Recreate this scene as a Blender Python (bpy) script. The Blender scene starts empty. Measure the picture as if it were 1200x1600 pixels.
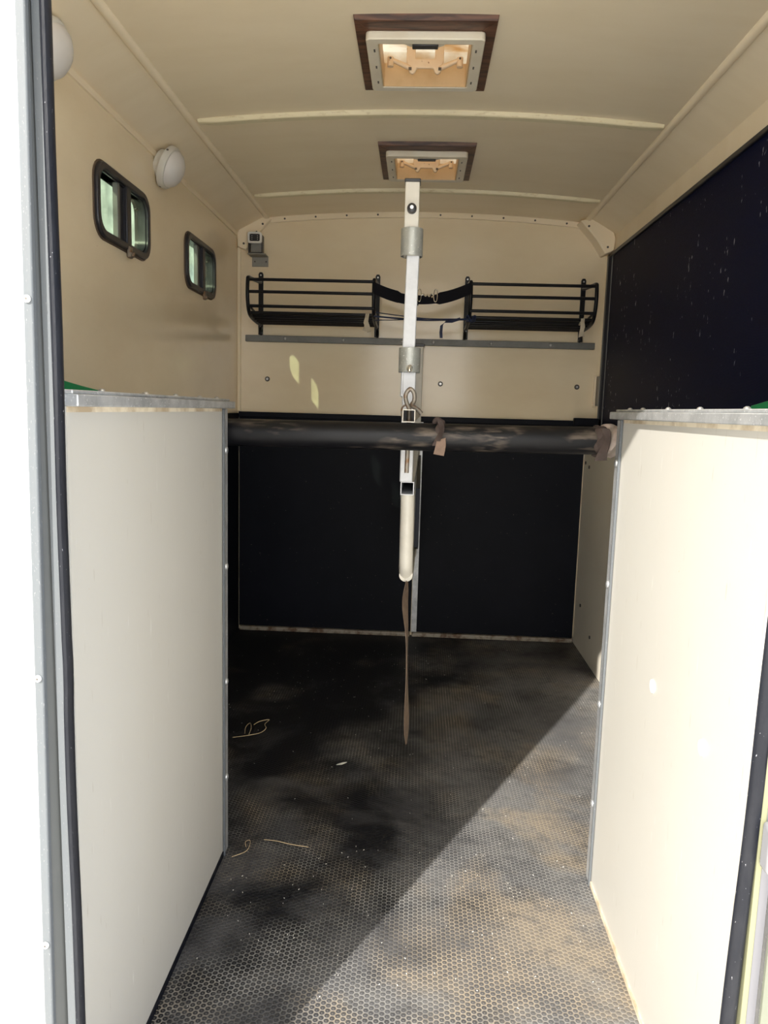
import bpy, bmesh, math, random
from mathutils import Vector, Matrix
random.seed(7)
S = bpy.context.scene
COL = S.collection

# ------------------------------------------------------------------ camera
YAW, PITCH, ROLL, FPX = -0.04186, 0.1365, 0.0279, 1162.4
def cam_axes():
    cy, sy = math.cos(YAW), math.sin(YAW)
    f = Vector((sy*math.cos(PITCH), cy*math.cos(PITCH), -math.sin(PITCH)))
    r = Vector((cy, -sy, 0)); u = r.cross(f)
    c, s = math.cos(ROLL), math.sin(ROLL)
    return c*r+s*u, -s*r+c*u, f
_r, _u, _f = cam_axes()
cd = bpy.data.cameras.new('camera'); cam = bpy.data.objects.new('camera', cd); COL.objects.link(cam)
cd.sensor_fit = 'VERTICAL'; cd.sensor_height = 36; cd.lens = FPX/1600*36; cd.clip_start = 0.02
cam.matrix_world = Matrix(((_r.x, _u.x, -_f.x, 0), (_r.y, _u.y, -_f.y, 0), (_r.z, _u.z, -_f.z, 1.125), (0, 0, 0, 1)))
S.camera = cam

# ------------------------------------------------------------------ light
SUN_DIR = Vector((0.532, 1.0, -0.64)).normalized()
sd = bpy.data.lights.new('sun', 'SUN'); so = bpy.data.objects.new('sun', sd); COL.objects.link(so)
SUN, SKY_LOW, SKY_HIGH, EXPO = 5.9, 2.6, 3.0, 0.64
sd.energy = SUN; sd.angle = 0.0093; sd.color = (1.0, 0.955, 0.88)
so.rotation_euler = SUN_DIR.to_track_quat('-Z', 'Y').to_euler(); so.location = (-3, -5, 6)

w = bpy.data.worlds.new('sky'); S.world = w; w.use_nodes = True
nt = w.node_tree; nt.nodes.clear()
def wn(t): return nt.nodes.new(t)
out = wn('ShaderNodeOutputWorld'); bg = wn('ShaderNodeBackground'); tc = wn('ShaderNodeTexCoord')
noi = wn('ShaderNodeTexNoise'); noi.inputs['Scale'].default_value = 3.2; noi.inputs['Detail'].default_value = 6
mp = wn('ShaderNodeMapping'); mp.inputs['Scale'].default_value = (1, 1, 2.2); mp.inputs['Location'].default_value = (0.35, 0.1, 0.0)
rp = wn('ShaderNodeValToRGB'); rp.color_ramp.elements[0].position = .44; rp.color_ramp.elements[0].color = (0.20, 0.40, 0.80, 1)
rp.color_ramp.elements[1].position = .56; rp.color_ramp.elements[1].color = (0.85, 0.87, 0.88, 1)
nt.links.new(tc.outputs['Generated'], mp.inputs['Vector']); nt.links.new(mp.outputs[0], noi.inputs['Vector'])
nt.links.new(noi.outputs['Fac'], rp.inputs['Fac'])
# bright hazy glow around the sun's side of the sky, calmer sky opposite
dt = wn('ShaderNodeVectorMath'); dt.operation = 'DOT_PRODUCT'; nrm = wn('ShaderNodeVectorMath'); nrm.operation = 'NORMALIZE'
nt.links.new(tc.outputs['Generated'], nrm.inputs[0]); nt.links.new(nrm.outputs[0], dt.inputs[0]); dt.inputs[1].default_value = tuple(-SUN_DIR)
GLOW = wn('ShaderNodeMapRange'); GLOW.interpolation_type = 'SMOOTHSTEP'
GLOW.inputs['From Min'].default_value = .05; GLOW.inputs['From Max'].default_value = 1.0
GLOW.inputs['To Min'].default_value = SKY_LOW; GLOW.inputs['To Max'].default_value = SKY_HIGH
nt.links.new(dt.outputs['Value'], GLOW.inputs['Value']); nt.links.new(GLOW.outputs[0], bg.inputs['Strength'])
hz = wn('ShaderNodeMix'); hz.data_type = 'RGBA'; hm = wn('ShaderNodeMapRange'); hm.inputs['From Min'].default_value = .2; hm.inputs['From Max'].default_value = .8
nt.links.new(dt.outputs['Value'], hm.inputs['Value']); nt.links.new(hm.outputs[0], hz.inputs['Factor']); nt.links.new(rp.outputs['Color'], hz.inputs[6]); hz.inputs[7].default_value = (1, .97, .92, 1)
nt.links.new(hz.outputs[2], bg.inputs['Color'])
nt.links.new(bg.outputs[0], out.inputs['Surface'])

S.view_settings.view_transform = 'Standard'; S.view_settings.look = 'None'
S.view_settings.exposure = EXPO; S.view_settings.gamma = 1.0
S.view_settings.use_curve_mapping = False
S.cycles.max_bounces = 14; S.cycles.diffuse_bounces = 8; S.cycles.glossy_bounces = 5
S.cycles.transmission_bounces = 8; S.cycles.transparent_max_bounces = 12
S.cycles.use_denoising = True; S.cycles.sample_clamp_indirect = 6.0
S.cycles.caustics_reflective = True; S.cycles.blur_glossy = 0.5

# ------------------------------------------------------------------ materials
def new_mat(name):
    m = bpy.data.materials.new(name); m.use_nodes = True
    n = m.node_tree; b = n.nodes['Principled BSDF']
    return m, n, b
def c3(c): return (c[0], c[1], c[2], 1)
def paint(name, col, rough=.4, metal=0.0, col2=None, scale=6.0, lo=.4, hi=.7, bump=0.0, bscale=60.0, stretch=(1, 1, 1), rvar=0.0, specks=None, speck_scale=120, speck_amt=.12, coat=0.0, spec=None):
    """base colour with a noise wear layer, optional specks and bump"""
    m, n, b = new_mat(name)
    b.inputs['Roughness'].default_value = rough; b.inputs['Metallic'].default_value = metal
    if spec is not None: b.inputs['Specular IOR Level'].default_value = spec
    if coat: b.inputs['Coat Weight'].default_value = coat; b.inputs['Coat Roughness'].default_value = .08
    tcn = n.nodes.new('ShaderNodeTexCoord'); mpn = n.nodes.new('ShaderNodeMapping'); mpn.inputs['Scale'].default_value = stretch
    n.links.new(tcn.outputs['Object'], mpn.inputs['Vector'])
    cur = None
    if col2 is None: col2 = tuple(v*.93 for v in col)
    no = n.nodes.new('ShaderNodeTexNoise'); no.inputs['Scale'].default_value = scale; no.inputs['Detail'].default_value = 7; no.inputs['Roughness'].default_value = .6
    n.links.new(mpn.outputs[0], no.inputs['Vector'])
    r = n.nodes.new('ShaderNodeValToRGB'); r.color_ramp.elements[0].position = lo; r.color_ramp.elements[1].position = hi
    r.color_ramp.elements[0].color = c3(col); r.color_ramp.elements[1].color = c3(col2)
    n.links.new(no.outputs['Fac'], r.inputs['Fac']); cur = r.outputs['Color']
    if specks:
        v = n.nodes.new('ShaderNodeTexNoise'); v.inputs['Scale'].default_value = speck_scale; v.inputs['Detail'].default_value = 2
        n.links.new(mpn.outputs[0], v.inputs['Vector'])
        rr = n.nodes.new('ShaderNodeValToRGB'); rr.color_ramp.elements[0].position = .80-speck_amt; rr.color_ramp.elements[1].position = .83-speck_amt
        rr.color_ramp.elements[0].color = (0, 0, 0, 1); rr.color_ramp.elements[1].color = (1, 1, 1, 1)
        n.links.new(v.outputs['Fac'], rr.inputs['Fac'])
        mx = n.nodes.new('ShaderNodeMix'); mx.data_type = 'RGBA'
        n.links.new(rr.outputs['Color'], mx.inputs['Factor']); n.links.new(cur, mx.inputs[6]); mx.inputs[7].default_value = c3(specks)
        cur = mx.outputs[2]
    n.links.new(cur, b.inputs['Base Color'])
    if rvar:
        mr = n.nodes.new('ShaderNodeMapRange'); mr.inputs['To Min'].default_value = max(.02, rough-rvar); mr.inputs['To Max'].default_value = rough+rvar
        n.links.new(no.outputs['Fac'], mr.inputs['Value']); n.links.new(mr.outputs[0], b.inputs['Roughness'])
    if bump:
        bn = n.nodes.new('ShaderNodeTexNoise'); bn.inputs['Scale'].default_value = bscale; bn.inputs['Detail'].default_value = 4
        n.links.new(mpn.outputs[0], bn.inputs['Vector'])
        bp = n.nodes.new('ShaderNodeBump'); bp.inputs['Strength'].default_value = bump; bp.inputs['Distance'].default_value = .002
        n.links.new(bn.outputs['Fac'], bp.inputs['Height']); n.links.new(bp.outputs[0], b.inputs['Normal'])
    return m

def floor_mat():
    m, n, b = new_mat('studded_rubber')
    L = n.links.new; N = n.nodes.new
    tcn = N('ShaderNodeTexCoord')
    s = 0.0118
    def vm(op, a, bb=None, sc=None):
        x = N('ShaderNodeVectorMath'); x.operation = op
        if hasattr(a, 'links'): L(a, x.inputs[0])
        else: x.inputs[0].default_value = a
        if bb is not None:
            if hasattr(bb, 'links'): L(bb, x.inputs[1])
            else: x.inputs[1].default_value = bb
        if sc is not None: x.inputs['Scale'].default_value = sc
        return x
    def mm(op, a, bb=None, cl=False):
        x = N('ShaderNodeMath'); x.operation = op; x.use_clamp = cl
        for i, v in enumerate((a, bb)):
            if v is None: continue
            if hasattr(v, 'links'): L(v, x.inputs[i])
            else: x.inputs[i].default_value = v
        return x.outputs[0]
    def mr(v, a, c, t0=0.0, t1=1.0, smooth=True):
        x = N('ShaderNodeMapRange'); x.interpolation_type = 'SMOOTHSTEP' if smooth else 'LINEAR'
        L(v, x.inputs['Value']); x.inputs['From Min'].default_value = a; x.inputs['From Max'].default_value = c
        x.inputs['To Min'].default_value = t0; x.inputs['To Max'].default_value = t1
        return x.outputs['Result']
    p = vm('MULTIPLY', tcn.outputs['Object'], (1/s, 1/s, 0)).outputs[0]
    R = (1.7320508, 1, 1); H = (.8660254, .5, .5)
    a = vm('SUBTRACT', vm('WRAP', p, R).outputs[0], H)
    a.inputs[1].default_value = H
    # WRAP needs min/max: rebuild as p - R*floor(p/R)
    def modv(q):
        d = vm('DIVIDE', q, R).outputs[0]; fl = vm('FLOOR', d).outputs[0]
        return vm('SUBTRACT', q, vm('MULTIPLY', fl, R).outputs[0]).outputs[0]
    a = vm('MULTIPLY', vm('SUBTRACT', modv(p), H).outputs[0], (1, 1, 0)).outputs[0]
    p2 = vm('SUBTRACT', p, H).outputs[0]
    c = vm('MULTIPLY', vm('SUBTRACT', modv(p2), H).outputs[0], (1, 1, 0)).outputs[0]
    la = N('ShaderNodeVectorMath'); la.operation = 'LENGTH'; L(a, la.inputs[0])
    lc = N('ShaderNodeVectorMath'); lc.operation = 'LENGTH'; L(c, lc.inputs[0])
    d = mm('MINIMUM', la.outputs['Value'], lc.outputs['Value'])      # distance to the stud centre, 0..0.577
    groove = mr(d, .34, .46)
    dimple = mr(d, .07, .15, 1, 0)
    # grime and painted shade
    def noise(sc, det=6, rough=.6, stretch=(1, 1, 1), loc=(0, 0, 0), dist=0):
        mp_ = N('ShaderNodeMapping'); mp_.inputs['Scale'].default_value = stretch; mp_.inputs['Location'].default_value = loc
        L(tcn.outputs['Object'], mp_.inputs['Vector'])
        x = N('ShaderNodeTexNoise'); x.inputs['Scale'].default_value = sc; x.inputs['Detail'].default_value = det; x.inputs['Roughness'].default_value = rough
        x.inputs['Distortion'].default_value = dist
        L(mp_.outputs[0], x.inputs['Vector']); return x.outputs['Fac']
    big = noise(2.9, 6, .6, dist=.25)
    fine = noise(28, 4, .7, loc=(3, 1, 0))
    # dustier towards doorway and right; shade of the left and far floor painted in
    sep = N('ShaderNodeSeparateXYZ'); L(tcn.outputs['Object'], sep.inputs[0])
    dust_shade_bias = mm('ADD', mr(sep.outputs['Y'], 3.3, 1.2, -.15, .07, False), mr(sep.outputs['X'], -.30, .50, -.11, .14))
    dirt_shade = mm('ADD', big, dust_shade_bias)
    gd = mr(dirt_shade, .30, .60)          # dust lying in the grooves
    td = mr(dirt_shade, .50, .72, 0, .50)  # dust over the stud tops too
    dustamt = mm('MAXIMUM', mm('MULTIPLY', mm('MAXIMUM', groove, mm('MULTIPLY', dimple, .55)), gd), td)
    dustamt = mm('MULTIPLY', dustamt, mr(fine, .30, .55, .45, 1))
    hue = noise(3.4, 4, .6, loc=(7, 4, 0), dist=.5)
    huer = N('ShaderNodeValToRGB'); L(hue, huer.inputs['Fac'])
    huer.color_ramp.elements[0].position = .46; huer.color_ramp.elements[0].color = (.225, .22, .21, 1)
    huer.color_ramp.elements[1].position = .62; huer.color_ramp.elements[1].color = (.31, .26, .195, 1)
    # rubber with a thin grey film, painted darker towards the shaded left and back
    film = noise(4.0, 7, .62, loc=(1, 9, 0), dist=.3)
    rub = N('ShaderNodeValToRGB'); L(mm('ADD', film, dust_shade_bias), rub.inputs['Fac'])
    rub.color_ramp.elements[0].position = .36; rub.color_ramp.elements[0].color = (.005, .0055, .008, 1)
    rub.color_ramp.elements[1].position = .66; rub.color_ramp.elements[1].color = (.085, .085, .09, 1)
    mx = N('ShaderNodeMix'); mx.data_type = 'RGBA'; L(dustamt, mx.inputs['Factor']); L(rub.outputs[0], mx.inputs[6]); L(huer.outputs[0], mx.inputs[7])
    L(mx.outputs[2], b.inputs['Base Color'])
    h = mm('ADD', mm('SUBTRACT', 1.0, groove), mm('MULTIPLY', dimple, .5))
    h = mm('ADD', h, mm('MULTIPLY', fine, .3))
    bp = N('ShaderNodeBump'); bp.inputs['Strength'].default_value = .6; bp.inputs['Distance'].default_value = .0015
    L(h, bp.inputs['Height']); L(bp.outputs[0], b.inputs['Normal'])
    b.inputs['Roughness'].default_value = .55; b.inputs['Specular IOR Level'].default_value = .35
    return m

def glass_mat(name, tint, gloss=.12):
    m = bpy.data.materials.new(name); m.use_nodes = True; n = m.node_tree; n.nodes.clear()
    o = n.nodes.new('ShaderNodeOutputMaterial'); t = n.nodes.new('ShaderNodeBsdfTransparent'); g = n.nodes.new('ShaderNodeBsdfGlossy')
    x = n.nodes.new('ShaderNodeMixShader'); no = n.nodes.new('ShaderNodeTexNoise'); r = n.nodes.new('ShaderNodeValToRGB'); tcn = n.nodes.new('ShaderNodeTexCoord')
    no.inputs['Scale'].default_value = 22; no.inputs['Detail'].default_value = 6
    n.links.new(tcn.outputs['Object'], no.inputs['Vector']); n.links.new(no.outputs['Fac'], r.inputs['Fac'])
    r.color_ramp.elements[0].position = .35; r.color_ramp.elements[0].color = c3(tint)
    r.color_ramp.elements[1].position = .75; r.color_ramp.elements[1].color = c3(tuple(v*.7 for v in tint))
    n.links.new(r.outputs['Color'], t.inputs['Color']); g.inputs['Roughness'].default_value = .03
    x.inputs[0].default_value = gloss
    n.links.new(t.outputs[0], x.inputs[1]); n.links.new(g.outputs[0], x.inputs[2]); n.links.new(x.outputs[0], o.inputs['Surface'])
    return m

def wood_mat():
    m, n, b = new_mat('stained_wood')
    tcn = n.nodes.new('ShaderNodeTexCoord'); mpn = n.nodes.new('ShaderNodeMapping'); mpn.inputs['Scale'].default_value = (6, 40, 40)
    no = n.nodes.new('ShaderNodeTexNoise'); no.inputs['Scale'].default_value = 1.4; no.inputs['Detail'].default_value = 8; no.inputs['Distortion'].default_value = 1.2
    r = n.nodes.new('ShaderNodeValToRGB'); r.color_ramp.elements[0].position = .38; r.color_ramp.elements[0].color = (.035, .013, .009, 1)
    r.color_ramp.elements[1].position = .62; r.color_ramp.elements[1].color = (.14, .060, .034, 1)
    n.links.new(tcn.outputs['Object'], mpn.inputs[0]); n.links.new(mpn.outputs[0], no.inputs['Vector']); n.links.new(no.outputs['Fac'], r.inputs['Fac'])
    n.links.new(r.outputs[0], b.inputs['Base Color']); b.inputs['Roughness'].default_value = .45
    return m

def dome_mat():
    m = bpy.data.materials.new('frosted_dome'); m.use_nodes = True; n = m.node_tree; n.nodes.clear()
    o = n.nodes.new('ShaderNodeOutputMaterial'); t = n.nodes.new('ShaderNodeBsdfTranslucent'); d = n.nodes.new('ShaderNodeBsdfDiffuse'); x = n.nodes.new('ShaderNodeMixShader')
    tcn = n.nodes.new('ShaderNodeTexCoord'); mpn = n.nodes.new('ShaderNodeMapping'); mpn.inputs['Scale'].default_value = (6, 26, 6)
    no = n.nodes.new('ShaderNodeTexNoise'); no.inputs['Scale'].default_value = 1.5; no.inputs['Detail'].default_value = 6
    r = n.nodes.new('ShaderNodeValToRGB'); r.color_ramp.elements[0].position = .40; r.color_ramp.elements[0].color = (.70, .66, .56, 1)
    r.color_ramp.elements[1].position = .66; r.color_ramp.elements[1].color = (.48, .32, .16, 1)
    n.links.new(tcn.outputs['Object'], mpn.inputs[0]); n.links.new(mpn.outputs[0], no.inputs['Vector']); n.links.new(no.outputs['Fac'], r.inputs['Fac'])
    n.links.new(r.outputs[0], t.inputs['Color']); n.links.new(r.outputs[0], d.inputs['Color']); x.inputs[0].default_value = .3
    n.links.new(t.outputs[0], x.inputs[1]); n.links.new(d.outputs[0], x.inputs[2]); n.links.new(x.outputs[0], o.inputs['Surface'])
    return m

M = {}
M['ceil'] = paint('cream_ceiling_paint', (.93, .81, .61), .38, col2=(.89, .765, .56), scale=2.5, bump=.25, bscale=14, stretch=(1, 3, 1), rvar=.08)
M['wall'] = paint('cream_wall_panel', (.89, .765, .555), .16, col2=(.83, .695, .485), scale=2.2, stretch=(1, 1, 2), rvar=.05, specks=(.28, .20, .12), speck_scale=160, speck_amt=.03)
M['partition'] = paint('cream_laminate', (.485, .47, .43), .38, spec=.35, col2=(.47, .45, .405), scale=1.6, rvar=.05, specks=(.45, .36, .25), speck_scale=90, speck_amt=.015)
def add_scuffs(m, col, thr=.70):
    n = m.node_tree; b = n.nodes['Principled BSDF']; L = n.links.new; N = n.nodes.new
    src = b.inputs['Base Color'].links[0].from_socket; tcn = N('ShaderNodeTexCoord')
    prev = src
    for k, (rot, st, loc) in enumerate((((.5, 0, 0), (1, 6, .55), (0, 0, 0)), ((-.7, 0, 0), (1, 7, .6), (3, 5, 1)))):
        mp_ = N('ShaderNodeMapping'); mp_.inputs['Rotation'].default_value = rot; mp_.inputs['Scale'].default_value = st; mp_.inputs['Location'].default_value = loc
        L(tcn.outputs['Object'], mp_.inputs[0]); x = N('ShaderNodeTexNoise'); x.inputs['Scale'].default_value = 24; x.inputs['Detail'].default_value = 2; L(mp_.outputs[0], x.inputs['Vector'])
        r = N('ShaderNodeMapRange'); L(x.outputs['Fac'], r.inputs['Value']); r.inputs['From Min'].default_value = thr; r.inputs['From Max'].default_value = thr+.04; r.inputs['To Max'].default_value = .6
        mx = N('ShaderNodeMix'); mx.data_type = 'RGBA'; L(r.outputs[0], mx.inputs['Factor']); L(prev, mx.inputs[6]); mx.inputs[7].default_value = c3(col[k]); prev = mx.outputs[2]
    L(prev, b.inputs['Base Color'])
add_scuffs(M['partition'], ((.60, .59, .55), (.33, .29, .24)), .725)
M['grimy'] = paint('dirt_line', (.42, .33, .22), .7, col2=(.70, .62, .48), scale=14, lo=.4, hi=.6)
M['alu'] = paint('weathered_aluminium', (.58, .59, .60), .42, .6, col2=(.36, .37, .38), scale=22, lo=.35, hi=.7, bump=.15, bscale=200, rvar=.1, specks=(.75, .76, .77), speck_scale=260, speck_amt=.14)
M['alu_bright'] = paint('bright_aluminium', (.56, .57, .59), .40, .1, col2=(.48, .49, .51), scale=30, bump=.08, bscale=300, specks=(.25, .22, .20), speck_scale=170, speck_amt=.06)
M['alu_frame'] = paint('door_frame_aluminium', (.105, .113, .12), .55, .0, spec=.2, col2=(.10, .11, .118), scale=14, stretch=(4, 4, 1), bump=.1, bscale=120, specks=(.2, .2, .21), speck_scale=200, speck_amt=.12)
M['galv'] = paint('galvanised_steel', (.46, .47, .44), .5, .5, col2=(.36, .37, .35), scale=26, bump=.1, bscale=200, specks=(.66, .67, .64), speck_scale=230, speck_amt=.15)
M['grey_bar'] = paint('dull_grey_steel', (.19, .19, .18), .5, .2, col2=(.15, .15, .14), scale=20, bump=.1)
M['cream_post'] = paint('cream_painted_tube', (.62, .59, .52), .35, col2=(.55, .52, .45), scale=18, specks=(.40, .26, .14), speck_scale=130, speck_amt=.06)
M['rubber_black'] = paint('black_rubber', (.004, .005, .009), .5, spec=.12, col2=(.006, .007, .012), scale=4, bump=.15, bscale=150, specks=(.10, .09, .08), speck_scale=110, speck_amt=.05)
M['seal'] = paint('seal_rubber', (.008, .009, .013), .42, spec=.2, col2=(.014, .015, .019), scale=16, stretch=(3, 3, 1), bump=.2, bscale=90, specks=(.30, .30, .32), speck_scale=200, speck_amt=.07)
M['black_paint'] = paint('black_powder_coat', (.004, .004, .006), .32, spec=.3, col2=(.007, .007, .010), scale=20)
M['black_plastic'] = paint('black_plastic', (.018, .018, .022), .35)
M['bar'] = paint('worn_black_pipe', (.007, .007, .009), .40, spec=.3, col2=(.014, .014, .015), scale=7, lo=.45, hi=.65, stretch=(1, 4, 4), bump=.1, bscale=60, specks=(.34, .30, .25), speck_scale=34, speck_amt=.115, rvar=.08)
def bar_mat():
    m, n, b = new_mat('worn_black_pipe'); L = n.links.new; N = n.nodes.new
    tcn = N('ShaderNodeTexCoord')
    def nz(sc, st, det=5):
        mp_ = N('ShaderNodeMapping'); mp_.inputs['Scale'].default_value = st; L(tcn.outputs['Object'], mp_.inputs[0])
        x = N('ShaderNodeTexNoise'); x.inputs['Scale'].default_value = sc; x.inputs['Detail'].default_value = det; L(mp_.outputs[0], x.inputs['Vector']); return x.outputs['Fac']
    def rg(v, a, c):
        x = N('ShaderNodeMapRange'); L(v, x.inputs['Value']); x.inputs['From Min'].default_value = a; x.inputs['From Max'].default_value = c; return x.outputs[0]
    def mul(a, c):
        x = N('ShaderNodeMath'); x.operation = 'MULTIPLY'; L(a, x.inputs[0]); L(c, x.inputs[1]); return x.outputs[0]
    patch = rg(nz(7, (1, 2.2, 2.2), 3), .52, .66); streak = rg(nz(26, (.6, 3, 3), 6), .46, .64)
    mx = N('ShaderNodeMix'); mx.data_type = 'RGBA'; L(mul(patch, streak), mx.inputs['Factor']); mx.inputs[6].default_value = (.005, .005, .0065, 1); mx.inputs[7].default_value = (.11, .088, .07, 1)
    L(mx.outputs[2], b.inputs['Base Color']); b.inputs['Roughness'].default_value = .36; b.inputs['Specular IOR Level'].default_value = .24
    L(rg(nz(4, (1, 1, 1)), -.6, 2.2), b.inputs['Roughness'])
    return m
M['bar'] = bar_mat()
M['white_body'] = paint('white_body_panel', (.86, .87, .86), .25)
M['screw'] = paint('screw_steel', (.55, .55, .55), .35, .8, scale=60)
M['dark_screw'] = paint('dark_screw_steel', (.10, .09, .08), .45, .5, scale=60)
M['rust'] = paint('rusty_steel', (.27, .24, .20), .5, .55, col2=(.22, .12, .06), scale=60, lo=.45, hi=.62, bump=.2, bscale=200)
M['rust_trim'] = paint('dirty_floor_trim', (.30, .27, .22), .5, .3, col2=(.12, .07, .04), scale=24, lo=.45, hi=.62, bump=.2)
M['tape_brown'] = paint('brown_webbing', (.060, .040, .034), .8, col2=(.04, .027, .022), scale=40, bump=.4, bscale=400)
M['tape_tan'] = paint('tan_webbing_end', (.19, .125, .09), .75, col2=(.15, .10, .07), scale=40, bump=.4, bscale=400)
M['strap_long'] = paint('faded_brown_strap', (.14, .095, .062), .7, col2=(.09, .06, .042), scale=30, bump=.3, bscale=300)
M['cloth_pink'] = paint('dusty_cloth_tape', (.42, .34, .30), .85, col2=(.27, .20, .16), scale=30, bump=.6, bscale=120)
M['cloth_cream'] = paint('cream_fabric', (.62, .55, .43), .85, col2=(.45, .39, .29), scale=26, bump=.4, bscale=150)
M['strap_black'] = paint('black_webbing', (.003, .003, .007), .7, spec=.2, bump=.4, bscale=500)
M['cord_blue'] = paint('navy_cord', (.012, .022, .075), .6, col2=(.02, .03, .05), scale=60, bump=.4, bscale=400)
M['steel'] = paint('bright_steel', (.70, .66, .58), .25, .9, scale=60)
M['lens'] = paint('opal_lamp_cover', (.72, .70, .68), .35, col2=(.66, .63, .60), scale=8)
M['lamp_base'] = paint('lamp_base_white', (.66, .64, .58), .4)
M['vent_plastic'] = paint('aged_vent_plastic', (.74, .58, .40), .38, col2=(.66, .48, .30), scale=9, specks=(.22, .12, .06), speck_scale=130, speck_amt=.09)
M['vent_frame'] = paint('vent_frame_plastic', (.76, .70, .58), .35, col2=(.68, .60, .47), scale=9)
M['dome'] = dome_mat()
M['wood'] = wood_mat()
M['shaft'] = paint('stained_shaft_plastic', (.58, .42, .24), .45, col2=(.46, .31, .16), scale=12)
M['win_rubber'] = paint('window_rubber', (.022, .022, .028), .32)
M['win_lip'] = paint('brown_window_lip', (.11, .075, .05), .5)
M['glass'] = glass_mat('tinted_pane', (.50, .56, .46))
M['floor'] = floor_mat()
M['board'] = paint('cream_board', (.88, .82, .70), .3, col2=(.82, .76, .63), scale=3)
M['green'] = paint('green_plastic', (.0, .27, .085), .45, col2=(.0, .22, .07), scale=6)
M['straw'] = paint('straw', (.55, .43, .26), .8, scale=60)
M['feather'] = paint('white_fleck', (.72, .70, .64), .8, scale=60)
M['orange'] = paint('amber_reflector', (.42, .10, .02), .3, col2=(.36, .085, .018))
M['clear_lens'] = paint('clear_marker_lens', (.22, .22, .23), .2)
M['paleyellow'] = paint('pale_yellow_edge', (.22, .22, .13), .5, col2=(.19, .19, .12), spec=.2, scale=8)
M['palegreen'] = paint('pale_green_grey_panel', (.15, .158, .12), .5, col2=(.13, .137, .11), spec=.2, scale=5)
M['greystripe'] = paint('grey_stripe', (.15, .15, .165), .5, scale=5)
M['gravel'] = paint('pale_gravel', (.80, .75, .65), .95, col2=(.72, .67, .57), scale=3, bump=.5, bscale=30)
M['white_plastic'] = paint('white_plastic', (.82, .82, .80), .3, scale=60)
M['bracket'] = paint('grey_bracket', (.30, .29, .26), .5, .3, scale=40)

def navy_mat():
    m, n, b = new_mat('navy_ribbed_rubber')
    L = n.links.new; N = n.nodes.new
    tcn = N('ShaderNodeTexCoord')
    mp1 = N('ShaderNodeMapping'); mp1.inputs['Rotation'].default_value = (math.radians(28), 0, 0); L(tcn.outputs['Object'], mp1.inputs[0])
    wv = N('ShaderNodeTexWave'); wv.bands_direction = 'Z'; wv.inputs['Scale'].default_value = 75; wv.inputs['Distortion'].default_value = .3; L(mp1.outputs[0], wv.inputs['Vector'])
    no = N('ShaderNodeTexNoise'); no.inputs['Scale'].default_value = 75; no.inputs['Detail'].default_value = 2
    mp2 = N('ShaderNodeMapping'); mp2.inputs['Scale'].default_value = (1, 1, .45); L(tcn.outputs['Object'], mp2.inputs[0]); L(mp2.outputs[0], no.inputs['Vector'])
    big = N('ShaderNodeTexNoise'); big.inputs['Scale'].default_value = 4; big.inputs['Detail'].default_value = 4; L(tcn.outputs['Object'], big.inputs['Vector'])
    ad = N('ShaderNodeMath'); ad.operation = 'MULTIPLY_ADD'; L(big.outputs['Fac'], ad.inputs[0]); ad.inputs[1].default_value = .35; L(no.outputs['Fac'], ad.inputs[2])
    rr = N('ShaderNodeValToRGB'); rr.color_ramp.elements[0].position = .895; rr.color_ramp.elements[1].position = .93; L(ad.outputs[0], rr.inputs['Fac'])
    mx = N('ShaderNodeMix'); mx.data_type = 'RGBA'; L(rr.outputs[0], mx.inputs['Factor']); mx.inputs[6].default_value = (.0015, .0035, .024, 1); mx.inputs[7].default_value = (.32, .32, .36, 1)
    L(mx.outputs[2], b.inputs['Base Color']); b.inputs['Roughness'].default_value = .5; b.inputs['Specular IOR Level'].default_value = .08
    bp = N('ShaderNodeBump'); bp.inputs['Strength'].default_value = .5; bp.inputs['Distance'].default_value = .001; L(wv.outputs['Fac'], bp.inputs['Height']); L(bp.outputs[0], b.inputs['Normal'])
    return m
M['navy'] = navy_mat()

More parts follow.
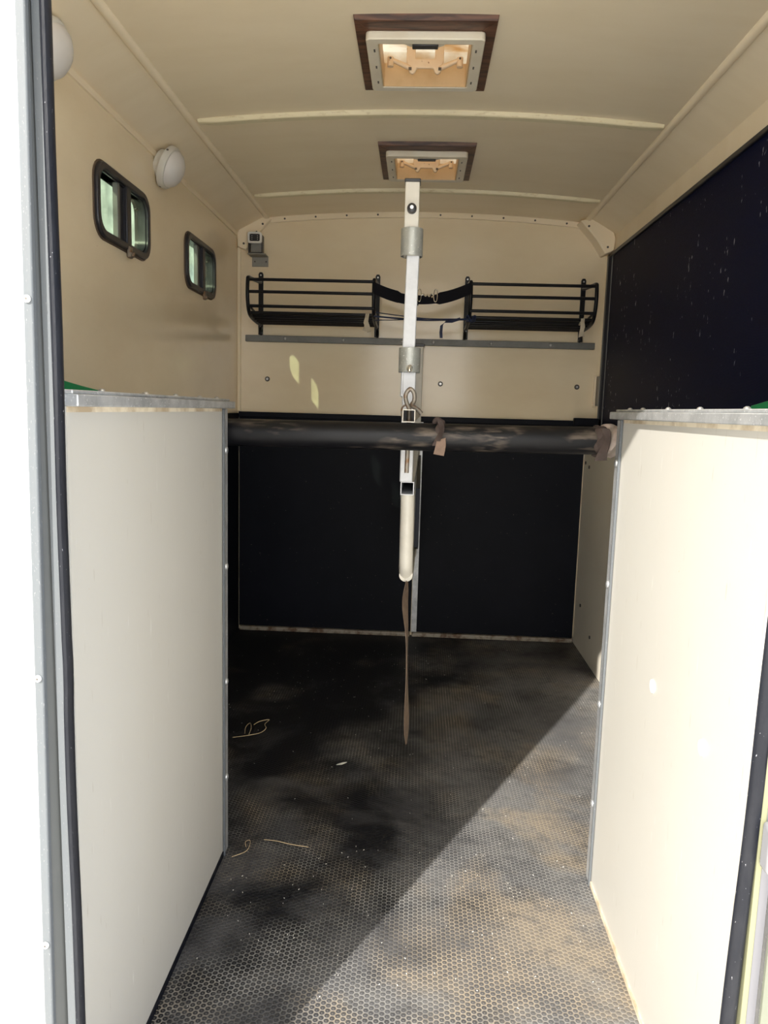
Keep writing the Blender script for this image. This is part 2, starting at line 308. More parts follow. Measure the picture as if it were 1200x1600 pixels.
# ------------------------------------------------------------------ mesh helpers
class MB:
    def __init__(s): s.bm = bmesh.new()
    def box(s, x0, x1, y0, y1, z0, z1):
        v = [s.bm.verts.new(p) for p in ((x0, y0, z0), (x1, y0, z0), (x1, y1, z0), (x0, y1, z0), (x0, y0, z1), (x1, y0, z1), (x1, y1, z1), (x0, y1, z1))]
        for f in ((0, 3, 2, 1), (4, 5, 6, 7), (0, 1, 5, 4), (1, 2, 6, 5), (2, 3, 7, 6), (3, 0, 4, 7)): s.bm.faces.new([v[i] for i in f])
        return s
    def obox(s, p0, p1, wv, hv):
        """box beam from p0 to p1 with half vectors wv, hv"""
        p0, p1, wv, hv = map(Vector, (p0, p1, wv, hv))
        v = [s.bm.verts.new(p+a*wv+c*hv) for p in (p0, p1) for a, c in ((-1, -1), (1, -1), (1, 1), (-1, 1))]
        for f in ((0, 1, 2, 3), (7, 6, 5, 4), (0, 4, 5, 1), (1, 5, 6, 2), (2, 6, 7, 3), (3, 7, 4, 0)): s.bm.faces.new([v[i] for i in f])
        return s
    def tube(s, pts, r, seg=12, closed=False, smooth_n=0, cap=True):
        pts = [Vector(p) for p in pts]
        rs = r if isinstance(r, (list, tuple)) else [r]*len(pts)
        if smooth_n:
            q, qr = [], []
            n = len(pts)
            rng = n if closed else n-1
            for i in range(rng):
                g = (lambda k: pts[k % n]) if closed else (lambda k: pts[min(max(k, 0), n-1)])
                a, b_, c_, d = g(i-1), g(i), g(i+1), g(i+2)
                for j in range(smooth_n):
                    t = j/smooth_n
                    q.append(.5*((2*b_)+(-a+c_)*t+(2*a-5*b_+4*c_-d)*t*t+(-a+3*b_-3*c_+d)*t**3))
                    qr.append(rs[i]*(1-t)+rs[(i+1) % n]*t)
            if not closed: q.append(pts[-1]); qr.append(rs[-1])
            pts, rs = q, qr
        n = len(pts); rings = []
        prev = None
        for i, p in enumerate(pts):
            if closed: t = pts[(i+1) % n]-pts[i-1]
            else: t = pts[min(i+1, n-1)]-pts[max(i-1, 0)]
            t.normalize()
            if prev is None:
                a = Vector((0, 0, 1)) if abs(t.z) < .9 else Vector((1, 0, 0))
                u = t.cross(a).normalized()
            else: u = (prev-t*prev.dot(t)).normalized()
            prev = u; v_ = t.cross(u)
            rings.append([s.bm.verts.new(p+rs[i]*(math.cos(2*math.pi*k/seg)*u+math.sin(2*math.pi*k/seg)*v_)) for k in range(seg)])
        for i in range(n if closed else n-1):
            A, B = rings[i], rings[(i+1) % n]
            for k in range(seg): s.bm.faces.new((A[k], A[(k+1) % seg], B[(k+1) % seg], B[k]))
        if not closed and cap:
            s.bm.faces.new(rings[0][::-1]); s.bm.faces.new(rings[-1])
        return s
    def cyl(s, p0, p1, r, seg=20): return s.tube([p0, p1], r, seg)
    def loft(s, loops, closed_loop=True, caps=True):
        R_ = [[s.bm.verts.new(p) for p in l] for l in loops]
        for A, B in zip(R_, R_[1:]):
            n = len(A)
            for k in range(n if closed_loop else n-1): s.bm.faces.new((A[k], A[(k+1) % n], B[(k+1) % n], B[k]))
        if caps and closed_loop: s.bm.faces.new(R_[0][::-1]); s.bm.faces.new(R_[-1])
        return s
    def ribbon(s, pts, wvs, th=.0015):
        """a strap of real thickness following pts; wvs are half-width vectors"""
        loops = []
        n = len(pts); P = [Vector(p) for p in pts]; W = [Vector(v) for v in wvs]
        for i in range(n):
            t = (P[min(i+1, n-1)]-P[max(i-1, 0)]).normalized(); nn = t.cross(W[i]).normalized()*th
            loops.append([P[i]-W[i]-nn, P[i]+W[i]-nn, P[i]+W[i]+nn, P[i]-W[i]+nn])
        return s.loft(loops)
    def extrude_poly(s, poly, vec):
        vec = Vector(vec)
        return s.loft([[Vector(p) for p in poly], [Vector(p)+vec for p in poly]])
    def build(s, name, mat, parent=None, smooth=False, bevel=0, bseg=2, origin=None):
        bmesh.ops.recalc_face_normals(s.bm, faces=s.bm.faces)
        o0 = Vector(origin) if origin is not None else (Vector(parent['_o']) if parent is not None and '_o' in parent else Vector((0, 0, 0)))
        for v in s.bm.verts: v.co -= o0
        me = bpy.data.meshes.new(name); s.bm.to_mesh(me); s.bm.free()
        me.materials.append(M[mat] if isinstance(mat, str) else mat)
        o = bpy.data.objects.new(name, me); COL.objects.link(o)
        if smooth:
            for p in me.polygons: p.use_smooth = True
            try: me.set_sharp_from_angle(angle=math.radians(40))
            except Exception: pass
        if bevel:
            b = o.modifiers.new('bevel', 'BEVEL'); b.width = bevel; b.segments = bseg; b.limit_method = 'ANGLE'; b.angle_limit = math.radians(35)
            if not smooth:
                for p in me.polygons: p.use_smooth = True
                try: me.set_sharp_from_angle(angle=math.radians(70))
                except Exception: pass
        if parent is not None: o.parent = parent; o['_o'] = list(o0)
        else: o.location = o0; o['_o'] = list(o0)
        return o

def thing(name, label, cat, loc, group=None):
    o = bpy.data.objects.new(name, None); COL.objects.link(o); o.location = loc; o['_o'] = list(loc); o.empty_display_size = .05
    o['label'] = label; o['category'] = cat
    if group: o['group'] = group
    return o
def tag(o, label, cat, group=None):
    o['label'] = label; o['category'] = cat
    if group: o['group'] = group
    return o
def struct(o, label=None):
    o['kind'] = 'structure'
    if label: o['label'] = label
    return o
def rrect(cx, cy, hx, hy, r, n=6):
    pts = []
    for sx, sy, a0 in ((1, 1, 0), (-1, 1, 90), (-1, -1, 180), (1, -1, 270)):
        for i in range(n+1):
            a = math.radians(a0+90*i/n); pts.append((cx+sx*(hx-r)+r*math.cos(a), cy+sy*(hy-r)+r*math.sin(a)))
    return pts
def ring_mesh(outer, inner, to3, d0, d1):
    """closed ring between two equal-length outlines; to3(u, v, depth) places a point"""
    mb = MB(); n = len(outer)
    L_ = [[mb.bm.verts.new(to3(u, v, d)) for u, v in pl] for pl, d in ((outer, d0), (outer, d1), (inner, d1), (inner, d0))]
    for a in range(4):
        A, B = L_[a], L_[(a+1) % 4]
        for k in range(n): mb.bm.faces.new((A[k], A[(k+1) % n], B[(k+1) % n], B[k]))
    return mb

# ------------------------------------------------------------------ constants of the place
XL, XR, YD, YB = -.885, .87, .85, 3.65
ZE, XE = 2.01, .745            # ceiling edge
def zc(x): return ZE+.036*(1-(x/XE)**2)

# ground and floor
struct(MB().box(-14, 14, -14, 14, -.60, -.50).build('ground', 'gravel'), 'pale gravel ground outside')
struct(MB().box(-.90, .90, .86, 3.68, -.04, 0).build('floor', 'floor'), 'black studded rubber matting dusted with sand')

struct(MB().loft([[(x, .855, -.012), (x, .855, -.06), (x, -1.35, -.50), (x, -1.35, -.46)] for x in (-.80, .80)]).build('bounce_ramp', paint('bounce_ramp_surface', (.74, .71, .64), .8, col2=(.66, .62, .54), scale=5)), 'pale unseen loading ramp outside the doorway, added to bounce light inside')  # unseen ramp, added to bounce sunlight onto the ceiling and walls
# ceiling with two openings
V1, V2 = (-.013, 2.08), (.0, 2.915)
HO, HY = .128, .135     # half opening
def ceiling_shell(name, mat, zoff):
    xs = sorted(set([-XE+i*XE/10 for i in range(21)]+[V1[0]-HO, V1[0]+HO]))
    xs = [x for x in xs if abs(x-(V1[0]-HO)) < 1e-6 or abs(x-(V1[0]+HO)) < 1e-6 or (abs(x-(V1[0]-HO)) > .02 and abs(x-(V1[0]+HO)) > .02)]
    ys = [.85, 1.4, V1[1]-HY, V1[1]+HY, V2[1]-HY, V2[1]+HY, YB]
    mb = MB(); vt = {}
    def V(x, y, lv):
        k = (round(x, 4), y, lv)
        if k not in vt: vt[k] = mb.bm.verts.new((x, y, zc(x)+zoff+(.025 if lv else 0)))
        return vt[k]
    def hole(i, j):
        xm, ym = (xs[i]+xs[i+1])/2, (ys[j]+ys[j+1])/2
        return any(abs(xm-V1[0]) < HO-.001 and abs(ym-vy) < HY for vy in (V1[1], V2[1]))
    nx, ny = len(xs)-1, len(ys)-1
    for i in range(nx):
        for j in range(ny):
            if hole(i, j): continue
            for lv in (0, 1): mb.bm.faces.new([V(xs[a], ys[b_], lv) for a, b_ in ((i, j), (i+1, j), (i+1, j+1), (i, j+1))])
            for di, dj, e in ((-1, 0, ((i, j), (i, j+1))), (1, 0, ((i+1, j), (i+1, j+1))), (0, -1, ((i, j), (i+1, j))), (0, 1, ((i, j+1), (i+1, j+1)))):
                ii, jj = i+di, j+dj
                if ii < 0 or jj < 0 or ii >= nx or jj >= ny or hole(ii, jj):
                    (a, b_), (c_, d) = e
                    mb.bm.faces.new([V(xs[a], ys[b_], 0), V(xs[c_], ys[d], 0), V(xs[c_], ys[d], 1), V(xs[a], ys[b_], 1)])
    return mb.build(name, mat, smooth=True)
struct(ceiling_shell('ceiling', 'ceil', 0), 'gently arched cream painted ceiling')
# sloping coves either side
def cove(x0, x1, z1, nm):
    s_ = 1 if x1 > x0 else -1
    return struct(MB().loft([[(x0, y, ZE+.002), (x1, y, z1), (x1, y, z1+.03), (x0, y, ZE+.04)] for y in (.85, YB)]).build(nm, 'ceil'), 'sloping cream panel between wall and ceiling')
cove(-XE, XL-.03, 1.925, 'trim_1'); cove(XE, XR+.03, 1.925, 'trim_2')
for sx, nm in ((-1, 'trim_3'), (1, 'trim_4')):
    struct(MB().tube([(sx*XE, .87, ZE+.001), (sx*XE, YB-.005, ZE+.001)], .013, 14).build(nm, 'ceil', smooth=True), 'half round cream moulding along the ceiling edge')
# roof ribs
for yy, nm, hw in ((2.465, 'trim_5', .020), (3.285, 'trim_6', .018)):
    loops = []
    for i in range(25):
        x = -.725+1.45*i/24; z = zc(x)
        e = 1 if 0 < i < 24 else .6
        loops.append([(x, yy-hw, z+.004), (x, yy-hw*.75*e, z-.014*e), (x, yy+hw*.75*e, z-.014*e), (x, yy+hw, z+.004)])
    struct(MB().loft(loops).build(nm, paint('rib_paint', (.80, .72, .50), .4, col2=(.55, .44, .24), scale=30, lo=.55, hi=.75, stretch=(1, 4, 4)) if nm == 'trim_5' else bpy.data.materials['rib_paint'], smooth=True, bevel=.003), 'shallow cream roof rib')

# left wall with window holes
W = [(2.24, 1.672), (3.02, 1.664)]; WHY, WHZ = .198, .100
def wall_left():
    ys = [.86, W[0][0]-WHY+.02, W[0][0]+WHY-.02, W[1][0]-WHY+.02, W[1][0]+WHY-.02, YB]
    zs = [-.04, 1.56+.03, 1.775-.03, 1.935]
    zs = [-.04, 1.588, 1.748, 1.96]
    mb = MB()
    for j in range(5):
        for k in range(3):
            if k == 1 and j in (1, 3): continue
            mb.box(XL-.03, XL, ys[j], ys[j+1], zs[k], zs[k+1])
    bmesh.ops.remove_doubles(mb.bm, verts=mb.bm.verts, dist=1e-5)
    fs = {}
    for f in mb.bm.faces: fs.setdefault(frozenset(f.verts), []).append(f)
    bmesh.ops.delete(mb.bm, geom=[f for l in fs.values() if len(l) > 1 for f in l], context='FACES')
    return mb.build('wall_left', 'wall')
wl = struct(wall_left(), 'glossy cream left wall')
kp = MB().box(XL, XL+.008, .95, 3.64, .0, 1.09).build('rubber_panel', 'rubber_black', wl)
kp['label'] = 'black rubber lining on the lower wall'
MB().box(XL, XL+.006, .9, 3.645, 1.918, 1.936).build('edge_strip', 'ceil', wl)

wb = struct(MB().box(-.92, .90, YB, YB+.03, -.04, 2.08).build('wall_back', 'wall'), 'glossy cream front bulkhead')
for x0, x1 in ((XL+.01, -.003), (.027, .805)):
    rp_ = MB().box(x0, x1, YB-.010, YB, .02, 1.075).build('rubber_panel', 'rubber_black', wb)
lg = MB().box(XL+.01, .86, YB-.028, YB, 1.072, 1.098).build('rubber_ledge', 'rubber_black', wb, bevel=.003)
MB().box(.0, .027, YB-.014, YB, .02, 1.07).build('joint_strip', 'alu', wb)
for x, z in ((-.739, 1.258), (.102, 1.256), (.754, 1.258)):
    b_ = MB().cyl((x, YB-.006, z), (x, YB, z), .012, 18).build('bolt', 'dark_screw', wb, smooth=True, bevel=.002)
    MB().cyl((x, YB-.009, z), (x, YB-.006, z), .006, 6).build('bolt_hex', 'screw', b_)
# curved trim along the top of the back wall with screws
loops = []
for i in range(25):
    x = -.74+1.48*i/24; z = zc(x)
    loops.append([(x, YB-.008, z-.024), (x, YB, z-.026), (x, YB, z+.003), (x, YB-.008, z+.003)])
tb = struct(MB().loft(loops).build('trim_7', 'ceil', smooth=True), 'curved cream strip fixed along the top of the front wall')
for i in range(10):
    x = -.66+i*1.32/9
    MB().cyl((x, YB-.0095, zc(x)-.012), (x, YB-.008, zc(x)-.012), .0045, 10).build('screw', 'dark_screw', tb)
# rounded corner gussets
for sx, nm in ((-1, 'trim_8'), (1, 'trim_9')):
    xw = XL if sx < 0 else XR
    poly = [(xw-sx*.165, ZE-.01), (xw-sx*.10, ZE+.005), (xw-sx*.05, ZE-.012), (xw-sx*.015, ZE-.045), (xw-sx*.0, ZE-.085), (xw-sx*.005, ZE-.14), (xw-sx*.045, ZE-.155), (xw-sx*.09, ZE-.09)]
    gd_ = .030 if sx < 0 else .095
    g = struct(MB().extrude_poly([(x, YB-gd_, z) for x, z in poly], (0, gd_, 0)).build(nm, 'ceil', bevel=.006, bseg=3), 'rounded cream corner gusset')
    for px_, pz_ in ((xw-sx*.125, ZE-.035), (xw-sx*.035, ZE-.125)):
        MB().cyl((px_, YB-gd_-.002, pz_), (px_, YB-gd_, pz_), .005, 10).build('screw', 'dark_screw', g)
# side corner upright strips on back wall
for x0, nm in ((XL, 'trim_10'), (XR-.016, 'trim_11')):
    struct(MB().box(x0, x0+.016, YB-.014, YB, 1.10, 1.87).build(nm, 'ceil', bevel=.003), 'narrow cream corner strip')

# right wall
wr = struct(MB().box(XR, XR+.03, .86, YB, -.04, 1.96).build('wall_right', 'ceil'), 'cream right wall')
np_ = MB().box(XR-.010, XR, .95, 3.60, 1.0, 1.848).build('rubber_panel', 'navy', wr); np_['label'] = 'dark navy ribbed rubber lining flecked with dust'
MB().box(XR-.022, XR, 3.575, 3.605, 1.0, 1.858).build('panel_edging', 'black_plastic', wr, bevel=.003)
MB().box(XR-.020, XR, .95, 3.605, 1.845, 1.860).build('panel_edging', 'black_plastic', wr, bevel=.003)
MB().box(XR-.014, XR, 3.545, 3.549, 1.0, 1.845).build('panel_bead', 'grey_bar', wr)
bd = MB().box(.81, XR, .95, YB, 0, 1.06).build('lower_board', 'board', wr); bd['label'] = 'cream laminated board on the lower wall'
MB().box(.74, .868, YB-.075, YB-.03, 1.075, 1.112).build('end_block', 'rubber_black', wr, bevel=.004)
for y, z in ((3.60, .90), (3.52, .885), (3.52, .22), (3.30, .13), (3.05, .16)):
    MB().cyl((.806, y, z), (.81, y, z), .008, 12).build('screw', 'dark_screw', bd, smooth=True)

# floor level trim at bulkhead
ft = struct(MB().box(-.868, -.006, YB-.034, YB-.010, .001, .022).build('baseboard_left', 'rust_trim', bevel=.003), 'dirty metal strip at the foot of the front wall')
ft = struct(MB().box(.004, .803, YB-.034, YB-.010, .001, .022).build('baseboard_right', 'rust_trim', bevel=.003), 'dirty metal strip at the foot of the front wall')

# ------------------------------------------------------------------ rear body, doorway
def rear(sx, nm):
    xi, xo = sx*(.438 if sx < 0 else .463), sx*.95
    a, b_ = min(xi, xo), max(xi, xo)
    return struct(MB().box(a, b_, .83, .86, -.30, 2.13).build(nm, 'white_body' if sx < 0 else 'palegreen'), 'white outer rear body panel' if sx < 0 else 'pale outer rear body panel')
rear(-1, 'wall_rear_left'); rear(1, 'wall_rear_right')
struct(MB().box(-.95, .95, .83, .86, 2.04, 2.16).build('wall_rear_top', 'white_body'), 'white body panel above the doorway')
# raised upper tailgate over the doorway (its edge casts the shade on the right partition)
struct(MB().box(-.93, .93, -.01, .83, 2.105, 2.14).build('door_1', 'white_body', bevel=.006), 'upper rear door raised level above the doorway')

def jamb(sx):
    d = struct(bpy.data.objects.new('door_frame_left' if sx < 0 else 'door_frame_right', None))
    return d
# left frame: aluminium strip, recess, lip, rubber seal
JT = .0080          # the left frame leans in very slightly towards the top
def lx(x, z): return x+JT*(z-.6)
def upright(x0, x1, y0, y1, nm, mat, parent=None, bevel=0):
    return MB().loft([[(lx(x0, z), y0, z), (lx(x1, z), y0, z), (lx(x1, z), y1, z), (lx(x0, z), y1, z)] for z in (-.28, 2.05)]).build(nm, mat, parent, bevel=bevel)
jl = upright(-.4440, -.4325, .824, .833, 'trim_12', 'alu_frame', None, .002)
struct(jl, 'bright aluminium door frame strip on the left')
for z in (1.235, .80, .455, 1.62, .08):
    xx = lx(-.4385, z)
    s0 = MB().cyl((xx, .8205, z), (xx, .824, z), .0042, 16).build('screw', 'white_plastic', jl, smooth=True, bevel=.001)
    MB().cyl((xx, .8198, z), (xx, .8206, z), .0013, 8).build('screw_recess', 'dark_screw', s0)
MB().loft([[(lx(-.438, z), .826, z), (-.4255, .846, z), (-.4255, .872, z), (lx(-.447, z), .872, z), (lx(-.447, z), .833, z)] for z in (-.28, 2.05)]).build('recess', paint('recess_grey', (.075, .08, .08), .5, .1, scale=12), jl)
MB().loft([[(-.4255-.003*(z-.95), .840, z), (-.4150-.004*(z-.95), .840, z), (-.4185-.004*(z-.95), .866, z), (-.4255-.003*(z-.95), .872, z)] for z in (-.28, 2.05)]).build('frame_lip', 'alu_frame', jl, bevel=.001)
upright(-.505, -.475, .862, .948, 'post', 'alu', jl)
def seal(sx, x0, parent):
    loops = []
    for i in range(81):
        z = -.25+2.30*i/80
        wob = .0010*math.sin(z*5+1)+.0005*math.sin(z*17)+(.0012*math.exp(-((z-.80)/.02)**2) if sx < 0 else 0)
        prof = [(-.004, .866), (0, .847), (0, .840), (.0015, .8365), (.004, .8345), (.007, .8352), (.0092, .8385), (.0100, .843), (.008, .850), (.002, .858)]
        k = 1 if sx < 0 else 1.8
        xz = x0-.004*(z-.95) if sx < 0 else x0+.0155*(z-.46)
        loops.append([(xz-sx*(u*k+(wob if u > .001 else 0)), y, z) for u, y in prof])
    return MB().loft(loops).build('rubber_seal', 'seal', parent, smooth=True)
seal(-1, -.4155, jl)
jr = MB().box(.437, .467, .826, .832, -.28, 2.05).build('trim_13', 'palegreen', bevel=.001)
struct(jr, 'pale door frame strip on the right')
MB().box(.4190, .4260, .838, .872, -.28, 2.05).build('frame_lip', 'paleyellow', jr, bevel=.001)
MB().box(.4260, .437, .840, .872, -.28, 2.05).build('recess', 'greystripe', jr)
MB().box(.458, .500, .860, .948, -.28, 2.05).build('post', 'alu', jr)
seal(1, .4160, jr)

# marker lamp on the right rear panel
ml = thing('marker_lamp', 'small clear and amber marker lamp beside the right door seal', 'lamp', (.425, .832, .60))
MB().box(.4195, .448, .812, .8375, .602, .661).build('housing', 'clear_lens', ml, bevel=.006, bseg=3)
for z in (.607, .625, .643): MB().box(.4215, .445, .809, .8125, z, z+.015).build('amber_lens', 'orange', ml, bevel=.002)

# ------------------------------------------------------------------ windows
def window(nm, cy, cz):
    o = bpy.data.objects.new(nm, None)
    to = lambda u, v, d: (XL+d, cy+u, cz+v)
    hy, hz = WHY, WHZ
    fr = ring_mesh(rrect(0, 0, hy, hz, .055), rrect(0, 0, hy-.020, hz-.020, .042), to, .0, .014).build(nm, 'win_rubber', smooth=True, bevel=.004)
    struct(fr, 'black framed sliding side window')
    ring_mesh(rrect(0, 0, hy+.005, hz+.005, .06), rrect(0, 0, hy-.003, hz-.003, .053), to, .0, .004).build('outer_lip', 'win_lip', fr, smooth=True)
    ring_mesh(rrect(0, 0, hy-.016, hz-.016, .045), rrect(0, 0, hy-.024, hz-.024, .038), to, -.0305, .004).build('inner_frame', 'win_rubber', fr, smooth=True)
    g = MB().extrude_poly([to(u, v, -.011) for u, v in rrect(-.085, 0, hy-.085-.020, hz-.020, .035)], (-.003, 0, 0)).build('pane', 'glass', fr)
    g = MB().extrude_poly([to(u, v, -.005) for u, v in rrect(.095, 0, hy-.095-.020, hz-.020, .035)], (-.003, 0, 0)).build('pane', 'glass', fr)
    mb = MB(); mb.box(XL-.012, XL+.004, cy-.042, cy-.026, cz-hz+.016, cz+hz-.016); mb.build('sash_bar', 'grey_bar', fr, bevel=.002)
    mb = MB(); mb.box(XL-.012, XL+.010, cy+.012, cy+.046, cz-hz+.016, cz+hz-.016); mb.build('sash_bar', 'win_rubber', fr, bevel=.003)
    mb = MB(); mb.box(XL-.013, XL-.002, cy-.026, cy+.012, cz-hz+.016, cz+hz-.016); mb.build('sash_bar', 'black_plastic', fr)
    for u, v in ((-.15, .05), (.125, .045)):
        MB().cyl(to(u, v, -.002), to(u, v, -.010), .0045, 10).build('pane_rivet', 'dark_screw', fr, smooth=True)
    mb = MB(); mb.box(XL+.010, XL+.020, cy+.004, cy+.026, cz-hz-.022, cz-hz+.010); mb.cyl((XL+.018, cy+.015, cz-hz-.012), (XL+.028, cy+.015, cz-hz-.012), .008, 14)
    mb.build('catch', 'rust', fr, bevel=.002)
    return fr
window('window_1', *W[0]); window('window_2', *W[1])

# ------------------------------------------------------------------ ceiling vents
def vent():
    cx, cy = 0, 0; z0 = zc(.1)
    t = thing('roof_vent', '', 'roof vent', (0, 0, z0-.003))
    # wooden surround: four mitred boards
    ox, oy, ix, iy = .172, .196, .127, .134
    zt, zb = z0+.002, z0-.014
    c = [(-1, -1), (1, -1), (1, 1), (-1, 1)]
    for i in range(4):
        a, b_ = c[i], c[(i+1) % 4]
        O = [(a[0]*ox, a[1]*oy), (b_[0]*ox, b_[1]*oy), (b_[0]*ix, b_[1]*iy), (a[0]*ix, a[1]*iy)]
        I = [(a[0]*ox, a[1]*oy), (b_[0]*ox, b_[1]*oy), (b_[0]*ix, b_[1]*iy), (a[0]*ix, a[1]*iy)]
        MB().loft([[(x, y, zt) for x, y in O], [(x*.985, y*.985, zb) for x, y in I]]).build('wooden_board', 'wood', t, bevel=.0015)
    to = lambda u, v, d: (u, v, z0+d)
    fr = ring_mesh(rrect(0, 0, .145, .148, .012), rrect(0, 0, .115, .122, .004), to, -.014, -.034).build('inner_frame', 'vent_frame', t, smooth=True, bevel=.003)
    for sx in (-1, 1):
        for y in (-.09, .0, .09):
            MB().box(sx*.126-.002, sx*.126+.002, y-.006, y+.006, z0-.0355, z0-.0335).build('clip', 'dark_screw', fr)
    # shaft up through the roof
    sh = ring_mesh(rrect(0, 0, .1148, .1218, .004), rrect(0, 0, .1125, .1195, .003), to, -.0325, .027).build('shaft', 'shaft', t, smooth=True)
    ring_mesh(rrect(0, 0, .127, .134, .006), rrect(0, 0, .1149, .1219, .004), to, .015, .0255).build('shaft_rim', 'shaft', sh, smooth=True)
    # translucent dome
    loops = []
    for k, (s_, h) in enumerate(((1.16, .0255), (1.16, .038), (1.10, .070), (.8, .088), (.4, .096), (.02, .098))):
        loops.append([(u*s_, v*s_, z0+h) for u, v in rrect(0, 0, .128, .135, .03)])
    mb = MB(); mb.loft(loops, caps=False); inner = [[(x*.97, y*.97, z-.003) for x, y, z in l] for l in loops]; mb.loft(inner, caps=False)
    mb.build('dome', 'dome', t, smooth=True)
    # near handle with dark grip slot
    n = 14; poly = [(.052*math.cos(math.pi*i/n), -.122+.030*math.sin(math.pi*i/n)) for i in range(n+1)]
    h = MB().extrude_poly([(x, y, z0-.030) for x, y in poly], (0, 0, .012)).build('handle', 'vent_frame', t, smooth=True, bevel=.001)
    MB().box(-.032, .032, -.121, -.100, z0-.036, z0-.031).build('grip', 'black_plastic', h, bevel=.002)
    # H shaped winding bracket on the far side, tilted towards the viewer's end
    mb = MB()
    y0 = .068
    def plate(pts): mb.extrude_poly([(x, y0-(z-.0)*.25, z0+z) for x, z in pts], (0, .008, 0))
    plate([(-.050, .052), (-.047, .060), (-.030, .060), (-.026, .054), (-.026, .016), (.026, .016), (.026, .054), (.030, .060), (.047, .060), (.050, .052), (.050, .012), (.042, -.016), (.034, -.020), (.027, -.016), (.022, -.006), (-.022, -.006), (-.027, -.016), (-.034, -.020), (-.042, -.016), (-.050, .012)])
    br = mb.build('bracket', 'vent_plastic', t, smooth=False, bevel=.003, bseg=3)
    for sx in (-1, 1):
        arm = MB().tube([(sx*.040, y0+.006, z0-.004), (sx*.090, y0-.004, z0+.012)], [.007, .0055], 10).build('arm', 'vent_plastic', t, smooth=True)
        MB().cyl((sx*.093, y0-.004, z0-.006), (sx*.093, y0-.004, z0+.018), .0085, 16).build('knob', 'vent_plastic', arm, smooth=True, bevel=.001)
        MB().cyl((sx*.093, y0-.013, z0+.013), (sx*.093, y0-.0115, z0+.013), .003, 10).build('knob_hole', 'dark_screw', arm)
        MB().box(sx*.040-.004, sx*.040+.004, y0-.004, y0+.000, z0-.012, z0-.006).build('bracket_slot', 'dark_screw', br)
    return t
def children(o): return [c for c in bpy.data.objects if c.parent == o]
def copy_tree(o, parent=None):
    c = o.copy(); COL.objects.link(c); c.parent = parent
    for ch in children(o): copy_tree(ch, c)
    return c
v1 = vent(); v2 = copy_tree(v1)
v1.location = (V1[0], V1[1], v1.location.z); v2.location = (V2[0], V2[1], v1.location.z)
for v, l in ((v1, 'larger nearer roof vent in brown wooden frame, on the ceiling before the first rib'), (v2, 'farther roof vent in brown wooden frame, between the two ceiling ribs')):
    v['label'] = l; v['group'] = 'roof vents along the ceiling'

# ------------------------------------------------------------------ wall lamps
def lamp(cy, label):
    cx, cz = -.852, 1.897
    ax = Vector((1, 0, -.42)).normalized()
    o0 = (cx, cy, cz); t = thing('wall_lamp', label, 'lamp', o0, 'round lamps on the left wall')
    up = Vector((0, 1, 0)); sd_ = ax.cross(up)
    def disc(prof, name, mat):
        loops = [[Vector(o0)+ax*d+r*(math.cos(a)*up+math.sin(a)*sd_) for a in [2*math.pi*k/40 for k in range(40)]] for d, r in prof]
        return MB().loft(loops).build(name, mat, t, smooth=True)
    disc([(-.030, .046), (-.003, .050), (-.0025, .068), (.012, .068), (.018, .064), (.0185, .050)], 'base', 'lamp_base')
    disc([(.014, .059), (.024, .058), (.036, .050), (.046, .036), (.051, .018), (.052, .002)], 'cover', 'lens')
    for a in (.6, 2.5, 4.6):
        p = Vector(o0)+ax*.004+.0675*(math.cos(a)*up+math.sin(a)*sd_)
        MB().cyl(p, p+.0015*(math.cos(a)*up+math.sin(a)*sd_), .004, 8).build('screw', 'dark_screw', t)
    return t
lamp(2.545, 'round white wall lamp above and between the two side windows')
lamp(1.735, 'round white wall lamp half hidden by the left door seal')

# ------------------------------------------------------------------ partitions
def partition(sx, y1, label):
    xi, xo = sx*.455, sx*.487
    a, b_ = min(xi, xo), max(xi, xo)
    t = thing('side_partition', label, 'partition', ((a+b_)/2, 1.3, 0), 'waist high cream partitions either side of the doorway')
    MB().box(a, b_, .952, y1, .004, 1.118).build('panel', 'partition', t)
    mb = MB(); mb.box(a-.004, b_+.004, y1-.030, y1+.004, .0, 1.117)
    e = mb.build('end_channel', 'alu', t, bevel=.002)
    MB().box(xi-sx*.0065-.0005 if sx > 0 else xi+.0015, xi-.0015 if sx > 0 else xi+.0065, y1-.036, y1-.031, .0, 1.117).build('channel_lip', 'alu_frame', t)
    mb = MB(); mb.box(a-.016, b_+.016, .952, y1+.030, 1.118, 1.1345); mb.box(a-.009, b_+.009, .952, y1+.004, 1.1345, 1.140)
    c = mb.build('top_channel', 'alu', t, bevel=.002)
    MB().box(xi-sx*.0012, xi, .952, y1-.036, 1.108, 1.118).build('dirt_line', 'grimy', t) if False else None
    mb = MB(); x_ = xi-sx*.0006; mb.box(min(x_, xi), max(x_, xi), .952, y1-.036, 1.1105, 1.1178); mb.build('grimy_edge', 'grimy', t)
    mb = MB(); x_ = xi-sx*.003; mb.box(min(x_, xi), max(x_, xi), .952, y1-.036, 0.0, .012); mb.build('bottom_seal', 'grimy' if sx > 0 else 'rubber_black', t)
    for y in (1.10, 1.28, 1.44, 1.60, y1-.02):
        MB().tube([(xi+sx*.016, y, 1.139), (xi+sx*.016, y, 1.1425), (xi+sx*.016, y, 1.1445)], [.006, .005, .002], 12).build('rivet', 'screw', c, smooth=True)
    for z in (.20, .45, .74, 1.02):
        MB().tube([(xi-sx*.003, y1-.013, z), (xi-sx*.007, y1-.013, z), (xi-sx*.0085, y1-.013, z)], [.009, .008, .004], 14).build('rivet', 'alu', e, smooth=True)
    return t
pl = partition(-1, 1.757, 'cream side partition left of the doorway, shaded, with a metal top channel')
pr = partition(1, 1.715, 'cream side partition right of the doorway, in full sun, with two white plugs')
